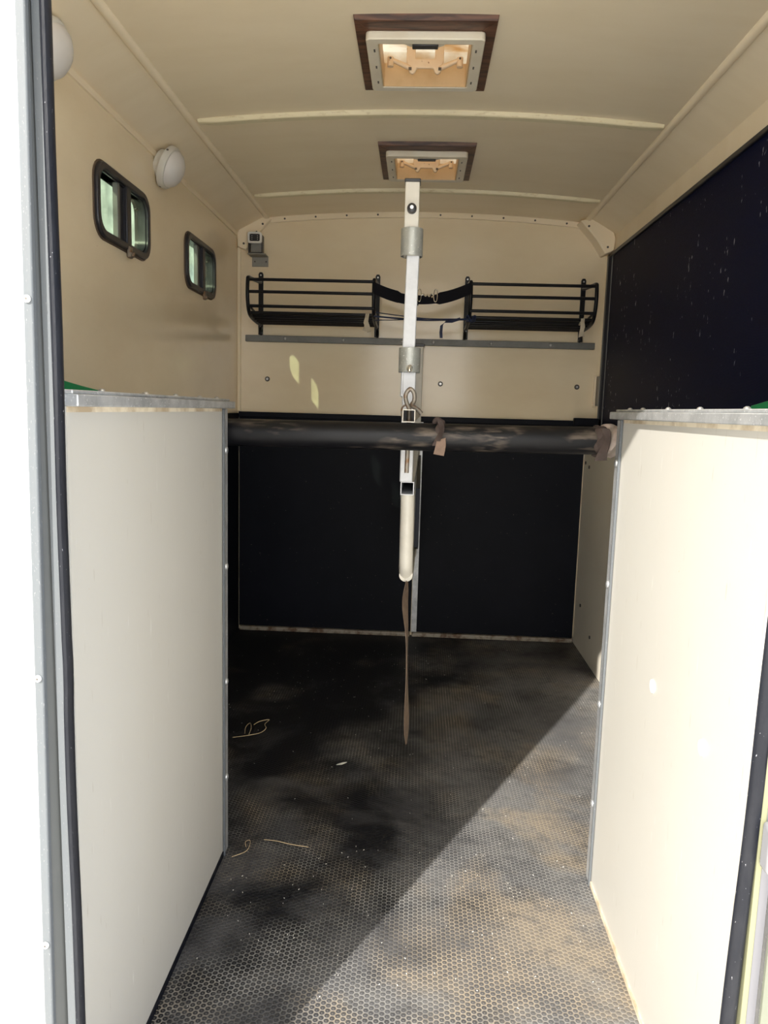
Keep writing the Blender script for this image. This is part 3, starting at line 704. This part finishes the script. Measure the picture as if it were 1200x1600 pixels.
for y, z in ((1.11, .622), (1.356, .627)):
    MB().tube([(.4555, y, z), (.4525, y, z), (.451, y, z)], [.0135, .0125, .006], 22).build('plug', 'white_plastic', pr, smooth=True)

# green sheet behind each partition
def green(sx, y_end, label):
    x = sx*.70
    pts = [(.96, 1.30), (1.452, 1.21), (1.462, 1.165), (1.53, 1.158), (1.60, 1.152), (y_end, 1.143), (y_end+.02, 1.05), (y_end, .6), (.96, .6)]
    if sx > 0: pts = [(.96, 1.215), (1.20, 1.200), (1.40, 1.182), (1.50, 1.170), (y_end, 1.155), (y_end+.02, 1.05), (y_end, .0), (.96, .0)]
    else: pts = pts[:-2]+[(y_end, 0), (.96, 0)]
    o = MB().extrude_poly([(x, y, z) for y, z in pts], (sx*.006, 0, 0)).build('green_sheet', 'green', bevel=.002, origin=(x, 1.3, 0))
    return tag(o, label, 'sheet')
green(-1, 1.70, 'dark green sheet, only a sliver showing above the left partition')
green(1, 1.62, 'bright green sheet, only a sliver showing above the right partition')

# ------------------------------------------------------------------ breast bar and its wrappings
BY, BZ, BR = 1.82, 1.062, .0335
bar = MB().tube([(-.500, BY, BZ-.002), (-.25, BY, BZ-.001), (0, BY, BZ), (.25, BY, BZ+.001), (.500, BY, BZ+.004)], BR, 40).build('breast_bar', 'bar', smooth=True, origin=(0, BY, BZ))
tag(bar, 'thick scuffed black bar across the stall between both partitions', 'bar')
def wrap(x0, x1, r0, r1, wob, seed, n=40, m=7):
    rr = random.Random(seed); mb = MB(); loops = []
    ph = [rr.random()*6 for _ in range(6)]
    outer, inner = [], []
    for j in range(m):
        u = j/(m-1); lo = []; li = []
        for k in range(n):
            a = 2*math.pi*k/n
            r = r0+(r1-r0)*(.5+.5*math.sin(3*a+ph[0]+5*u))*math.sin(math.pi*u)**.3+wob*math.sin(7*a+ph[1]+9*u)*.5
            x = x0+(x1-x0)*u+wob*1.2*math.sin(2*a+ph[2])+.004*math.sin(5*a+ph[3]+u*3)
            lo.append((x, BY+r*math.cos(a), BZ+.003+r*math.sin(a))); li.append((x, BY+(BR+.0004)*math.cos(a), BZ+.003+(BR+.0004)*math.sin(a)))
        outer.append(lo); inner.append(li)
    mb.loft([inner[0]]+outer+[inner[-1]]+inner[::-1][1:], caps=False)
    return mb
cw = wrap(.455-.009, .480, .036, .043, .002, 3).build('cloth_wrap', 'cloth_pink', smooth=True, origin=(.46, BY, BZ))
tag(cw, 'dusty pinkish cloth tape wound around the bar at its right end', 'cloth tape')
bwp = thing('bar_strap', 'dark brown strap wrapped round the right end of the black bar', 'strap', (.44, BY, BZ))
wrap(.424, .448, .0355, .040, .002, 5).build('wrap', 'tape_brown', bwp, smooth=True)
def twist_tail(x, z_top, z_bot, w, y=BY-.038):
    pts, ws = [], []
    for i in range(15):
        u = i/14; a = .9*math.sin(u*3.4)+.2
        pts.append((x+.006*math.sin(u*5), y-.004*math.sin(u*3.1), z_top+(z_bot-z_top)*u)); ws.append((w*(.55+.45*u)*math.cos(a), -w*.6*math.sin(a)-.001, w*.25*math.sin(u*9)))
    return MB().ribbon(pts, ws, .0012)
twist_tail(.441, BZ+.034, BZ-.042, .014).build('tail', 'tape_brown', bwp, smooth=True)
ks = thing('bar_strap', 'short brown strap knotted round the middle of the black bar', 'strap', (.052, BY, BZ))
wrap(.046, .060, .0345, .037, .001, 8).build('loop', 'tape_brown', ks, smooth=True)
twist_tail(.052, BZ+.040, BZ-.018, .010).build('twist', 'tape_brown', ks, smooth=True)
e_ = MB().ribbon([(.057, BY-.042, BZ-.002), (.056, BY-.044, BZ-.018), (.052, BY-.042, BZ-.040)], [(.010, -.002, .003), (.012, -.001, 0), (.0125, 0, -.002)], .0013).build('strap_end', 'tape_tan', ks)
e_['label'] = 'paler tan folded end'
MB().tube([(.040, BY-.005, BZ+.036), (.046, BY-.012, BZ+.044), (.054, BY-.016, BZ+.040), (.060, BY-.010, BZ+.036), (.050, BY, BZ+.034)], .006, 8, closed=True, smooth_n=5).build('knot', 'tape_brown', ks, smooth=True)

# ------------------------------------------------------------------ centre partition seen end-on
cp = thing('centre_partition', 'narrow centre partition seen end-on, pale square front post in grey collars', 'partition', (-.028, 2.0, .65))
SX = -.0265; SY = 2.0
def sq_tube(x, y, z0, z1, h, name, mat, parent, dx=0):
    return MB().obox((x, y, z0), (x+dx, y, z1), (h, 0, 0), (0, h, 0)).build(name, mat, parent, bevel=.0025)
sq_tube(-.0335, SY, 1.519, 1.701, .0185, 'upper_post', 'cream_post', cp)
MB().box(-.054, -.013, SY-.021, SY+.021, 1.699, 1.7075).build('post_cap', 'black_plastic', cp, bevel=.002)
kb = MB().tube([(-.0335, SY-.0185, 1.633), (-.0335, SY-.026, 1.633), (-.0335, SY-.034, 1.633), (-.0335, SY-.036, 1.633)], [.0125, .0125, .011, .007], 24).build('knob', 'black_plastic', cp, smooth=True)
MB().cyl((-.0335, SY-.0385, 1.633), (-.0335, SY-.036, 1.633), .0045, 12).build('knob_screw', 'screw', kb)
sq_tube(-.0325, SY, 1.16, 1.53, .0165, 'sliding_post', 'alu_bright', cp, dx=.006)
sq_tube(-.0265, SY, .935, 1.24, .0180, 'middle_post', 'cream_post', cp, dx=.002) if False else None
def collar(x, z0, z1, r):
    n = 32
    mb = ring_mesh([(r*math.cos(2*math.pi*k/n), r*math.sin(2*math.pi*k/n)) for k in range(n)], [((r-.0025)*math.cos(2*math.pi*k/n), (r-.0025)*math.sin(2*math.pi*k/n)) for k in range(n)], lambda u, v, d: (x+u, SY+v, d), z0, z1)
    return mb.build('collar', 'galv', cp, smooth=True, bevel=.0008)
collar(-.031, 1.519, 1.588, .0285); c2_ = collar(-.0275, 1.224, 1.288, .0285)
MB().tube([(-.026, SY-.027, 1.236), (-.026, SY-.036, 1.236), (-.026, SY-.038, 1.232), (-.026, SY-.038, 1.226)], .0045, 10).build('pin', 'steel', c2_, smooth=True)
MB().tube([(-.026+.007*math.cos(a), SY-.040, 1.233+.009*math.sin(a)) for a in [i*math.pi/8 for i in range(16)]], .0012, 6, closed=True).build('ring', 'steel', c2_, smooth=True)
# lower square post (cream alloy), from the lower collar down to the lower rail
sq_tube(-.0265, SY, .935, 1.226, .0172, 'lower_post', 'alu_bright', cp, dx=0)
# lower rail: open square tube running back to the hinge post
def open_tube(p0, p1, h, th, name, mat, parent):
    p0, p1 = Vector(p0), Vector(p1)
    def sq(p, k): return [p+Vector((a*k, 0, c*k)) for a, c in ((-1, -1), (1, -1), (1, 1), (-1, 1))]
    mb = MB(); mb.loft([sq(p0, h-th), sq(p0, h), sq(p1, h), sq(p1, h-th)], caps=False)
    V0 = [mb.bm.verts.new(v) for v in sq(p0, h-th)]; V1_ = [mb.bm.verts.new(v) for v in sq(p1, h-th)]
    for k in range(4): mb.bm.faces.new((V0[k], V1_[k], V1_[(k+1) % 4], V0[(k+1) % 4]))
    return mb.build(name, mat, parent, bevel=.0006)
open_tube((-.0225, SY-.020, .9185), (-.008, YB-.075, .9185), .0182, .0025, 'lower_rail', 'alu_bright', cp)
# top rail: open end stands on the bar and carries the drop pin
open_tube((-.0225, BY-.012, 1.1120), (-.0225, SY-.0175, 1.1120), .0155, .0022, 'rail_end', 'cream_post', cp)
open_tube((-.0225, SY+.0175, 1.1120), (-.008, YB-.075, 1.1120), .0155, .0022, 'top_rail', 'cream_post', cp)
# rounded bottom tube that bends back
bt = MB().tube([(-.0215, SY, .902), (-.0205, SY, .84), (-.0200, SY, .72), (-.0195, SY+.006, .695), (-.0190, SY+.022, .676), (-.0185, SY+.045, .668), (-.016, 2.5, .58), (-.008, YB-.075, .46)], .0188, 20, smooth_n=5).build('bent_tube', 'cream_post', cp, smooth=True)
# hinge post on the bulkhead
MB().box(-.027, .014, YB-.075, YB-.034, .42, 1.425).build('hinge_post', 'cream_post', cp, bevel=.003)
MB().box(-.029, .020, YB-.077, YB-.030, 1.425, 1.436).build('post_cap', 'black_plastic', cp, bevel=.002)
for z in (.60, 1.18): MB().box(-.018, .008, YB-.036, YB-.0005 if z > 1.1 else YB-.0145, z, z+.05).build('bracket', 'galv', cp)
# rubber skin panel between rails
MB().extrude_poly([(.000, SY+.02, .915), (.000, SY+.02, .752), (.008, YB-.09, .46), (.008, YB-.09, .915)], (.0125, 0, 0)).build('rubber_panel', 'rubber_black', cp)
# drop pin with looped head
dp = thing('drop_pin', 'rusty steel drop pin with looped head through the rail over the black bar', 'pin', (-.0225, 1.885, 1.00))
py_ = 1.885
MB().tube([(-.0245, py_, .968), (-.0225, py_, 1.10), (-.0225, py_, 1.13)], .0058, 12).build('rod', 'rust', dp, smooth=True)
MB().tube([(-.0225, py_-.004, 1.128), (-.031, py_-.006, 1.148), (-.032, py_-.006, 1.165), (-.022, py_-.006, 1.178), (-.012, py_-.006, 1.168), (-.011, py_-.006, 1.150), (-.016, py_-.002, 1.138), (-.002, py_+.004, 1.128), (.008, py_+.006, 1.118)], .0056, 10, smooth_n=6).build('loop', 'rust', dp, smooth=True)
MB().tube([(-.040, py_-.01, 1.108), (-.041, py_-.005, 1.130), (-.030, py_, 1.139), (-.012, py_+.002, 1.137), (.002, py_+.004, 1.126)], .0025, 8, smooth_n=4).build('ring', 'rust', dp, smooth=True)

# hanging strap below the partition
pts, ws = [], []
for i in range(31):
    u = i/30; z = .662-.475*u
    a = 1.35*math.sin(u*2.2+.5)+(.9 if u > .6 else 0)*(u-.6)*2.0
    wd = .0125*(1 if u < .93 else 1-(u-.93)*9)
    ang = [1.45, 1.0, .95, 1.15, 1.35, 1.45, 1.48, 1.45, 1.35, 1.2, 1.05, 1.1, 1.3][min(12, int(u*12))]
    ang2 = [1.45, 1.0, .95, 1.15, 1.35, 1.45, 1.48, 1.45, 1.35, 1.2, 1.05, 1.1, 1.3][min(12, int(u*12)+1)]
    f_ = u*12-int(u*12); ang = ang*(1-f_)+ang2*f_
    pts.append((-.0145+.012*u-.006*math.exp(-((u-.15)/.12)**2), SY+.012+.01*math.sin(u*4), z)); ws.append((wd*math.cos(ang), wd*math.sin(ang), 0))
st = MB().ribbon(pts, ws, .0012).build('hanging_strap', 'strap_long', smooth=False, origin=(-.015, SY, .66))
tag(st, 'long faded brown strap hanging twisted below the centre partition', 'strap')

# ------------------------------------------------------------------ hay racks
RF = YB-.285
def rack(x0, x1, label):
    """x0 = inner upright, x1 = outer upright (outer side bulges beyond it)"""
    sx = 1 if x1 > x0 else -1
    t = thing('hay_rack', label, 'hay rack', ((x0+x1)/2, YB, 1.47), 'black wire racks on the front wall')
    for x in (x0, x1):
        p = [(x-.011, 1.468), (x+.011, 1.468), (x+.011, 1.75), (x+.006, 1.759), (x-.006, 1.759), (x-.011, 1.75)]
        u_ = MB().extrude_poly([(a, YB-.010, b_) for a, b_ in p], (0, .009, 0)).build('upright', 'black_paint', t, bevel=.001)
        MB().cyl((x, YB-.012, 1.745), (x, YB-.010, 1.745), .004, 8).build('screw', 'screw', u_)
        MB().cyl((x, YB-.012, 1.505), (x, YB-.010, 1.505), .004, 8).build('screw', 'screw', u_)
        MB().tube([(x-sx*.004, YB-.012, 1.500), (x-sx*.004, YB-.030, 1.492), (x-sx*.004, YB-.034, 1.476), (x-sx*.004, YB-.014, 1.472)], .008, 8, smooth_n=3).build('hook', 'black_paint', u_, smooth=True)
    side = [(YB-.012, 1.712), (YB-.20, 1.696), (RF+.012, 1.690), (RF, 1.676), (RF-.006, 1.625), (RF+.004, 1.575), (RF+.040, 1.535), (YB-.14, 1.519), (YB-.012, 1.515)]
    for k, x in enumerate((x0, x1)):
        MB().tube([(x, y, z) for y, z in side], .0085, 10, smooth_n=4).build('side_hoop', 'black_paint', t, smooth=True)
        MB().tube([(x, RF+.003, 1.573), (x, YB-.012, 1.542)], .0055, 8).build('side_brace', 'black_paint', t, smooth=True)
    xa, xb = min(x0, x1), max(x0, x1)
    for y, z in ((RF, 1.680), (RF-.005, 1.627), (RF+.003, 1.566)):
        MB().cyl((xa, y, z), (xb, y, z), .0068, 12).build('front_bar', 'black_paint', t, smooth=True)
    for y, z in ((RF+.036, 1.541), (RF+.075, 1.531), (RF+.115, 1.525), (RF+.155, 1.521), (RF+.195, 1.519), (RF+.235, 1.518)):
        MB().cyl((xa, y, z), (xb, y, z), .0075, 10).build('floor_bar', 'black_paint', t, smooth=True)
    return t
rack(-.212, -.772, 'black wire hay rack on the left of the front wall, beneath the small camera')
rack(.212, .755, 'black wire hay rack on the right of the front wall, beside the navy side wall')

# grey rail under the racks
rail = MB().box(-.843, .822, YB-.024, YB-.0005, 1.434, 1.464).build('wall_rail', 'grey_bar', bevel=.002, origin=(0, YB, 1.45))
tag(rail, 'long grey metal rail fixed to the front wall beneath both racks', 'rail')
for x in (-.65, -.37, -.09, .06, .335, .615):
    MB().tube([(x, YB-.024, 1.450), (x, YB-.027, 1.450), (x, YB-.029, 1.450)], [.007, .006, .003], 12).build('screw', 'screw', rail, smooth=True)

# black webbing between the racks with its clasp
ws_t = thing('webbing_strap', 'wide black webbing strap sagging between the two racks, with a steel clip', 'strap', (0, RF-.012, 1.62))
pts, wv_ = [], []
n = 28
for i in range(n+1):
    u = i/n; x = -.212+.424*u; z = 1.652-.052*(1-(2*u-1)**2)+.008*u
    pts.append((x, RF-.016-.006*math.sin(math.pi*u), z)); wv_.append((0, .001, .0255 if u < .28 or u > .66 else .019))
MB().ribbon(pts, wv_, .0016).build('band', 'strap_black', ws_t, smooth=False)
pts2 = [(p[0], p[1]-.005, p[2]-.005) for p in pts[6:14]]
MB().ribbon(pts2, [(0, 0, .020)]*len(pts2), .0014).build('overlap', 'strap_black', ws_t)
def dring(x, z, s_):
    return MB().tube([(x, RF-.030, z-.024), (x-s_*.004, RF-.031, z), (x, RF-.030, z+.024), (x+s_*.010, RF-.029, z+.022), (x+s_*.012, RF-.029, z), (x+s_*.010, RF-.029, z-.022)], .0022, 8, closed=True, smooth_n=4).build('buckle_ring', 'steel', ws_t, smooth=True)
dring(-.008, 1.622, -1); dring(.054, 1.622, 1)
MB().tube([(-.004, RF-.033, 1.622), (.006, RF-.034, 1.626), (.014, RF-.034, 1.618), (.022, RF-.034, 1.625), (.030, RF-.034, 1.617), (.036, RF-.034, 1.624), (.043, RF-.033, 1.628), (.050, RF-.033, 1.620), (.040, RF-.033, 1.614)], .0036, 8, smooth_n=4).build('snap_hook', 'steel', ws_t, smooth=True)

# navy cord strung between racks
cd_ = thing('navy_cord', 'thin navy cord strung in strands between the racks below the webbing', 'cord', (0, RF, 1.53))
for k, (za, zm, zb) in enumerate(((1.553, 1.530, 1.530), (1.537, 1.524, 1.532), (1.534, 1.520, 1.529), (1.518, 1.528, 1.533))):
    MB().tube([(-.212, RF+.02, za), (-.10, RF+.012, (za+zm)/2-.002), (.0, RF+.008, zm), (.10, RF+.008, (zm+zb)/2-.002), (.212, RF+.015, zb)], .0022, 6, smooth_n=5).build('strand', 'cord_blue', cd_, smooth=True)
for q in range(4):
    MB().tube([(.212+.014*math.cos(a)+.004*q, RF+.02+.018*math.sin(a), 1.534+.012*math.sin(a*2+q)) for a in [i*math.pi/6 for i in range(12)]], .0035, 6, closed=True, smooth_n=2).build('knot', 'cord_blue', cd_, smooth=True)
MB().ribbon([(.17, RF+.0, 1.530), (.135, RF-.002, 1.518), (.105, RF-.004, 1.516), (.090, RF-.004, 1.500), (.088, RF-.004, 1.470), (.090, RF-.004, 1.445)], [(0, .002, .006), (0, .003, .006), (.003, .002, .005), (.006, .001, .002), (.0065, 0, 0), (.0065, 0, 0)], .001).build('loose_end', 'cord_blue', cd_)

# pale tape strips tied under the racks
def tape(x, label, tw):
    t = thing('tape_strip', label, 'cloth tape', (x, RF+.10, 1.52), 'pale cloth strips tied to the racks')
    y = RF+.02
    MB().ribbon([(x+.002, y, 1.545), (x, y-.004, 1.528), (x-.004*tw, y-.006, 1.508), (x+.004*tw, y-.005, 1.488), (x+.012*tw, y-.004, 1.466)], [(.008, 0, 0), (.0085, .001, .001), (.010, .002, .003), (.010, .001, .004), (.008, .001, .003)], .001).build('strip', 'cloth_cream', t)
    MB().ribbon([(x, y+.004, 1.512), (x-.006*tw, y+.003, 1.490), (x-.010*tw, y+.004, 1.470)], [(.007, .001, 0), (.006, .002, .002), (.009, 0, -.003)], .001).build('loose_tail', 'cloth_cream', t)
    MB().tube([(x+.008*math.cos(a), y+.022*math.sin(a)+.018, 1.534+.014*math.cos(a*1)) for a in [i*math.pi/5 for i in range(10)]], .003, 6, closed=True, smooth_n=2).build('knot', 'cloth_cream', t, smooth=True)
tape(-.242, 'pale cloth strip tied under the inner end of the left rack', 1)
tape(.706, 'pale cloth strip tied under the outer end of the right rack', -.5)

# ------------------------------------------------------------------ small camera on bracket
kc = thing('security_camera', 'small white-faced reversing camera on a grey bracket, top left of the front wall', 'camera', (-.785, YB, 1.80))
to = lambda u, v, d: (-.785+u, d, 1.900+v)
MB().extrude_poly([to(u, v, YB-.085) for u, v in rrect(0, 0, .028, .021, .008)], (0, .045, 0)).build('body', 'white_plastic', kc, smooth=True, bevel=.002)
ring_mesh(rrect(0, 0, .033, .025, .010), rrect(0, 0, .024, .0165, .006), to, YB-.093, YB-.080).build('face_rim', 'white_plastic', kc, smooth=True, bevel=.0015)
ln = MB().extrude_poly([to(u, v, YB-.0885) for u, v in rrect(0, 0, .0245, .017, .006)], (0, .004, 0)).build('lens_plate', 'black_plastic', kc)
for a in (-.013, .013):
    for v in (-.008, 0, .008): MB().cyl(to(a, v, YB-.0898), to(a, v, YB-.0885), .0018, 6).build('led', 'screw', ln)
mb = MB(); mb.box(-.818, -.814, YB-.075, YB-.035, 1.838, 1.915); mb.box(-.756, -.752, YB-.075, YB-.035, 1.838, 1.915); mb.box(-.818, -.752, YB-.075, YB-.035, 1.834, 1.838)
mb.build('yoke', 'black_plastic', kc)
MB().box(-.811, -.759, YB-.044, YB-.038, 1.838, 1.882).build('back_plate', 'bracket', kc)
mb = MB(); mb.box(-.822, -.738, YB-.075, YB-.004, 1.828, 1.833); mb.box(-.816, -.738, YB-.0045, YB, 1.785, 1.833); kb_ = mb.build('wall_bracket', 'bracket', kc, bevel=.001)
for x in (-.802, -.748): MB().cyl((x, YB-.006, 1.808), (x, YB-.0045, 1.808), .004, 8).build('screw', 'dark_screw', kb_)
MB().tube([(-.800, YB-.045, 1.912), (-.792, YB-.030, 1.935), (-.775, YB-.012, 1.960), (-.770, YB-.001, 1.968)], .005, 8, smooth_n=4).build('cable', 'black_plastic', kc, smooth=True)

# slim latch plate in the back right corner
lt = thing('latch_plate', 'slim grey latch plate standing in the corner beside the navy wall', 'latch', (.842, YB, 1.15))
MB().box(.832, .842, YB-.022, YB, 1.165, 1.315).build('plate', 'ceil', lt, bevel=.003)
MB().box(.843, .853, YB-.060, YB-.0145, 1.170, 1.310).build('keeper', 'bracket', lt, bevel=.003)

# ------------------------------------------------------------------ bits on the floor
def straw(pts, r, label, name='straw_stalk', mat='straw', grp=None):
    o = MB().tube([(x, y, .004+z) for x, y, z in pts], r, 6, smooth_n=5).build(name, mat, smooth=True, origin=(pts[0][0], pts[0][1], 0))
    return tag(o, label, 'straw', grp)
straw([(-.365, 1.795, .0), (-.33, 1.785, .004), (-.29, 1.775, .003), (-.245, 1.772, 0)], .0009, 'single reddish straw stalk lying on the shaded mat near the left partition')
ww = MB()
ww.tube([(-.595, 2.385, .004), (-.55, 2.40, .006), (-.51, 2.425, .006), (-.495, 2.455, .010), (-.505, 2.485, .012), (-.498, 2.53, .010), (-.53, 2.515, .008), (-.545, 2.49, .006)], .0011, 6, smooth_n=5)
ww.tube([(-.560, 2.415, .006), (-.565, 2.45, .014), (-.555, 2.475, .018), (-.545, 2.445, .012), (-.545, 2.41, .006)], .0009, 6, smooth_n=4)
o = ww.build('bent_straw', 'straw', smooth=True, origin=(-.55, 2.44, 0)); tag(o, 'bent tangle of pale straw lying on the dark mat by the left partition end', 'straw')
o = MB().tube([(-.43, 1.715, .003), (-.40, 1.735, .006), (-.395, 1.76, .008), (-.40, 1.785, .006), (-.41, 1.78, .005), (-.405, 1.76, .004)], .0007, 6, smooth_n=5).build('hay_curl', 'straw', smooth=True, origin=(-.41, 1.74, 0))
tag(o, 'tiny curl of hay at the foot of the left partition corner', 'straw')
o = MB().extrude_poly([(-.222, 2.225, .003), (-.205, 2.222, .006), (-.190, 2.235, .008), (-.203, 2.233, .007)], (0, 0, .002)).build('white_feather', 'feather', origin=(-.21, 2.225, 0))
tag(o, 'small white feather lying alone mid floor', 'feather')
# scattered chaff: nobody could count it
mb = MB(); rr = random.Random(11)
for i in range(420):
    y = .98+2.55*rr.random(); x = rr.uniform(-.43, .43) if y < 1.8 else rr.uniform(-.84, .78)
    if rr.random() > .55 and y > 1.8: x = rr.gauss(-.1, .28); y = rr.gauss(2.9, .35)
    if not (.98 < y < 3.58 and abs(x) < (.43 if y < 1.8 else .78)): continue
    l = rr.uniform(.0005, .0016); a = rr.random()*math.pi
    dx, dy = l*math.cos(a), l*math.sin(a)
    mb.obox((x-dx, y-dy, .0022), (x+dx, y+dy, .0028), (-dy*.35, dx*.35, 0), (0, 0, .0006))
o = mb.build('chaff', 'feather'); o['kind'] = 'stuff'; tag(o, 'fine pale flecks of chaff scattered over the black matting', 'chaff')
# caked hay dust tuft at left partition foot
for o in bpy.data.objects:
    if '_o' in o: del o['_o']
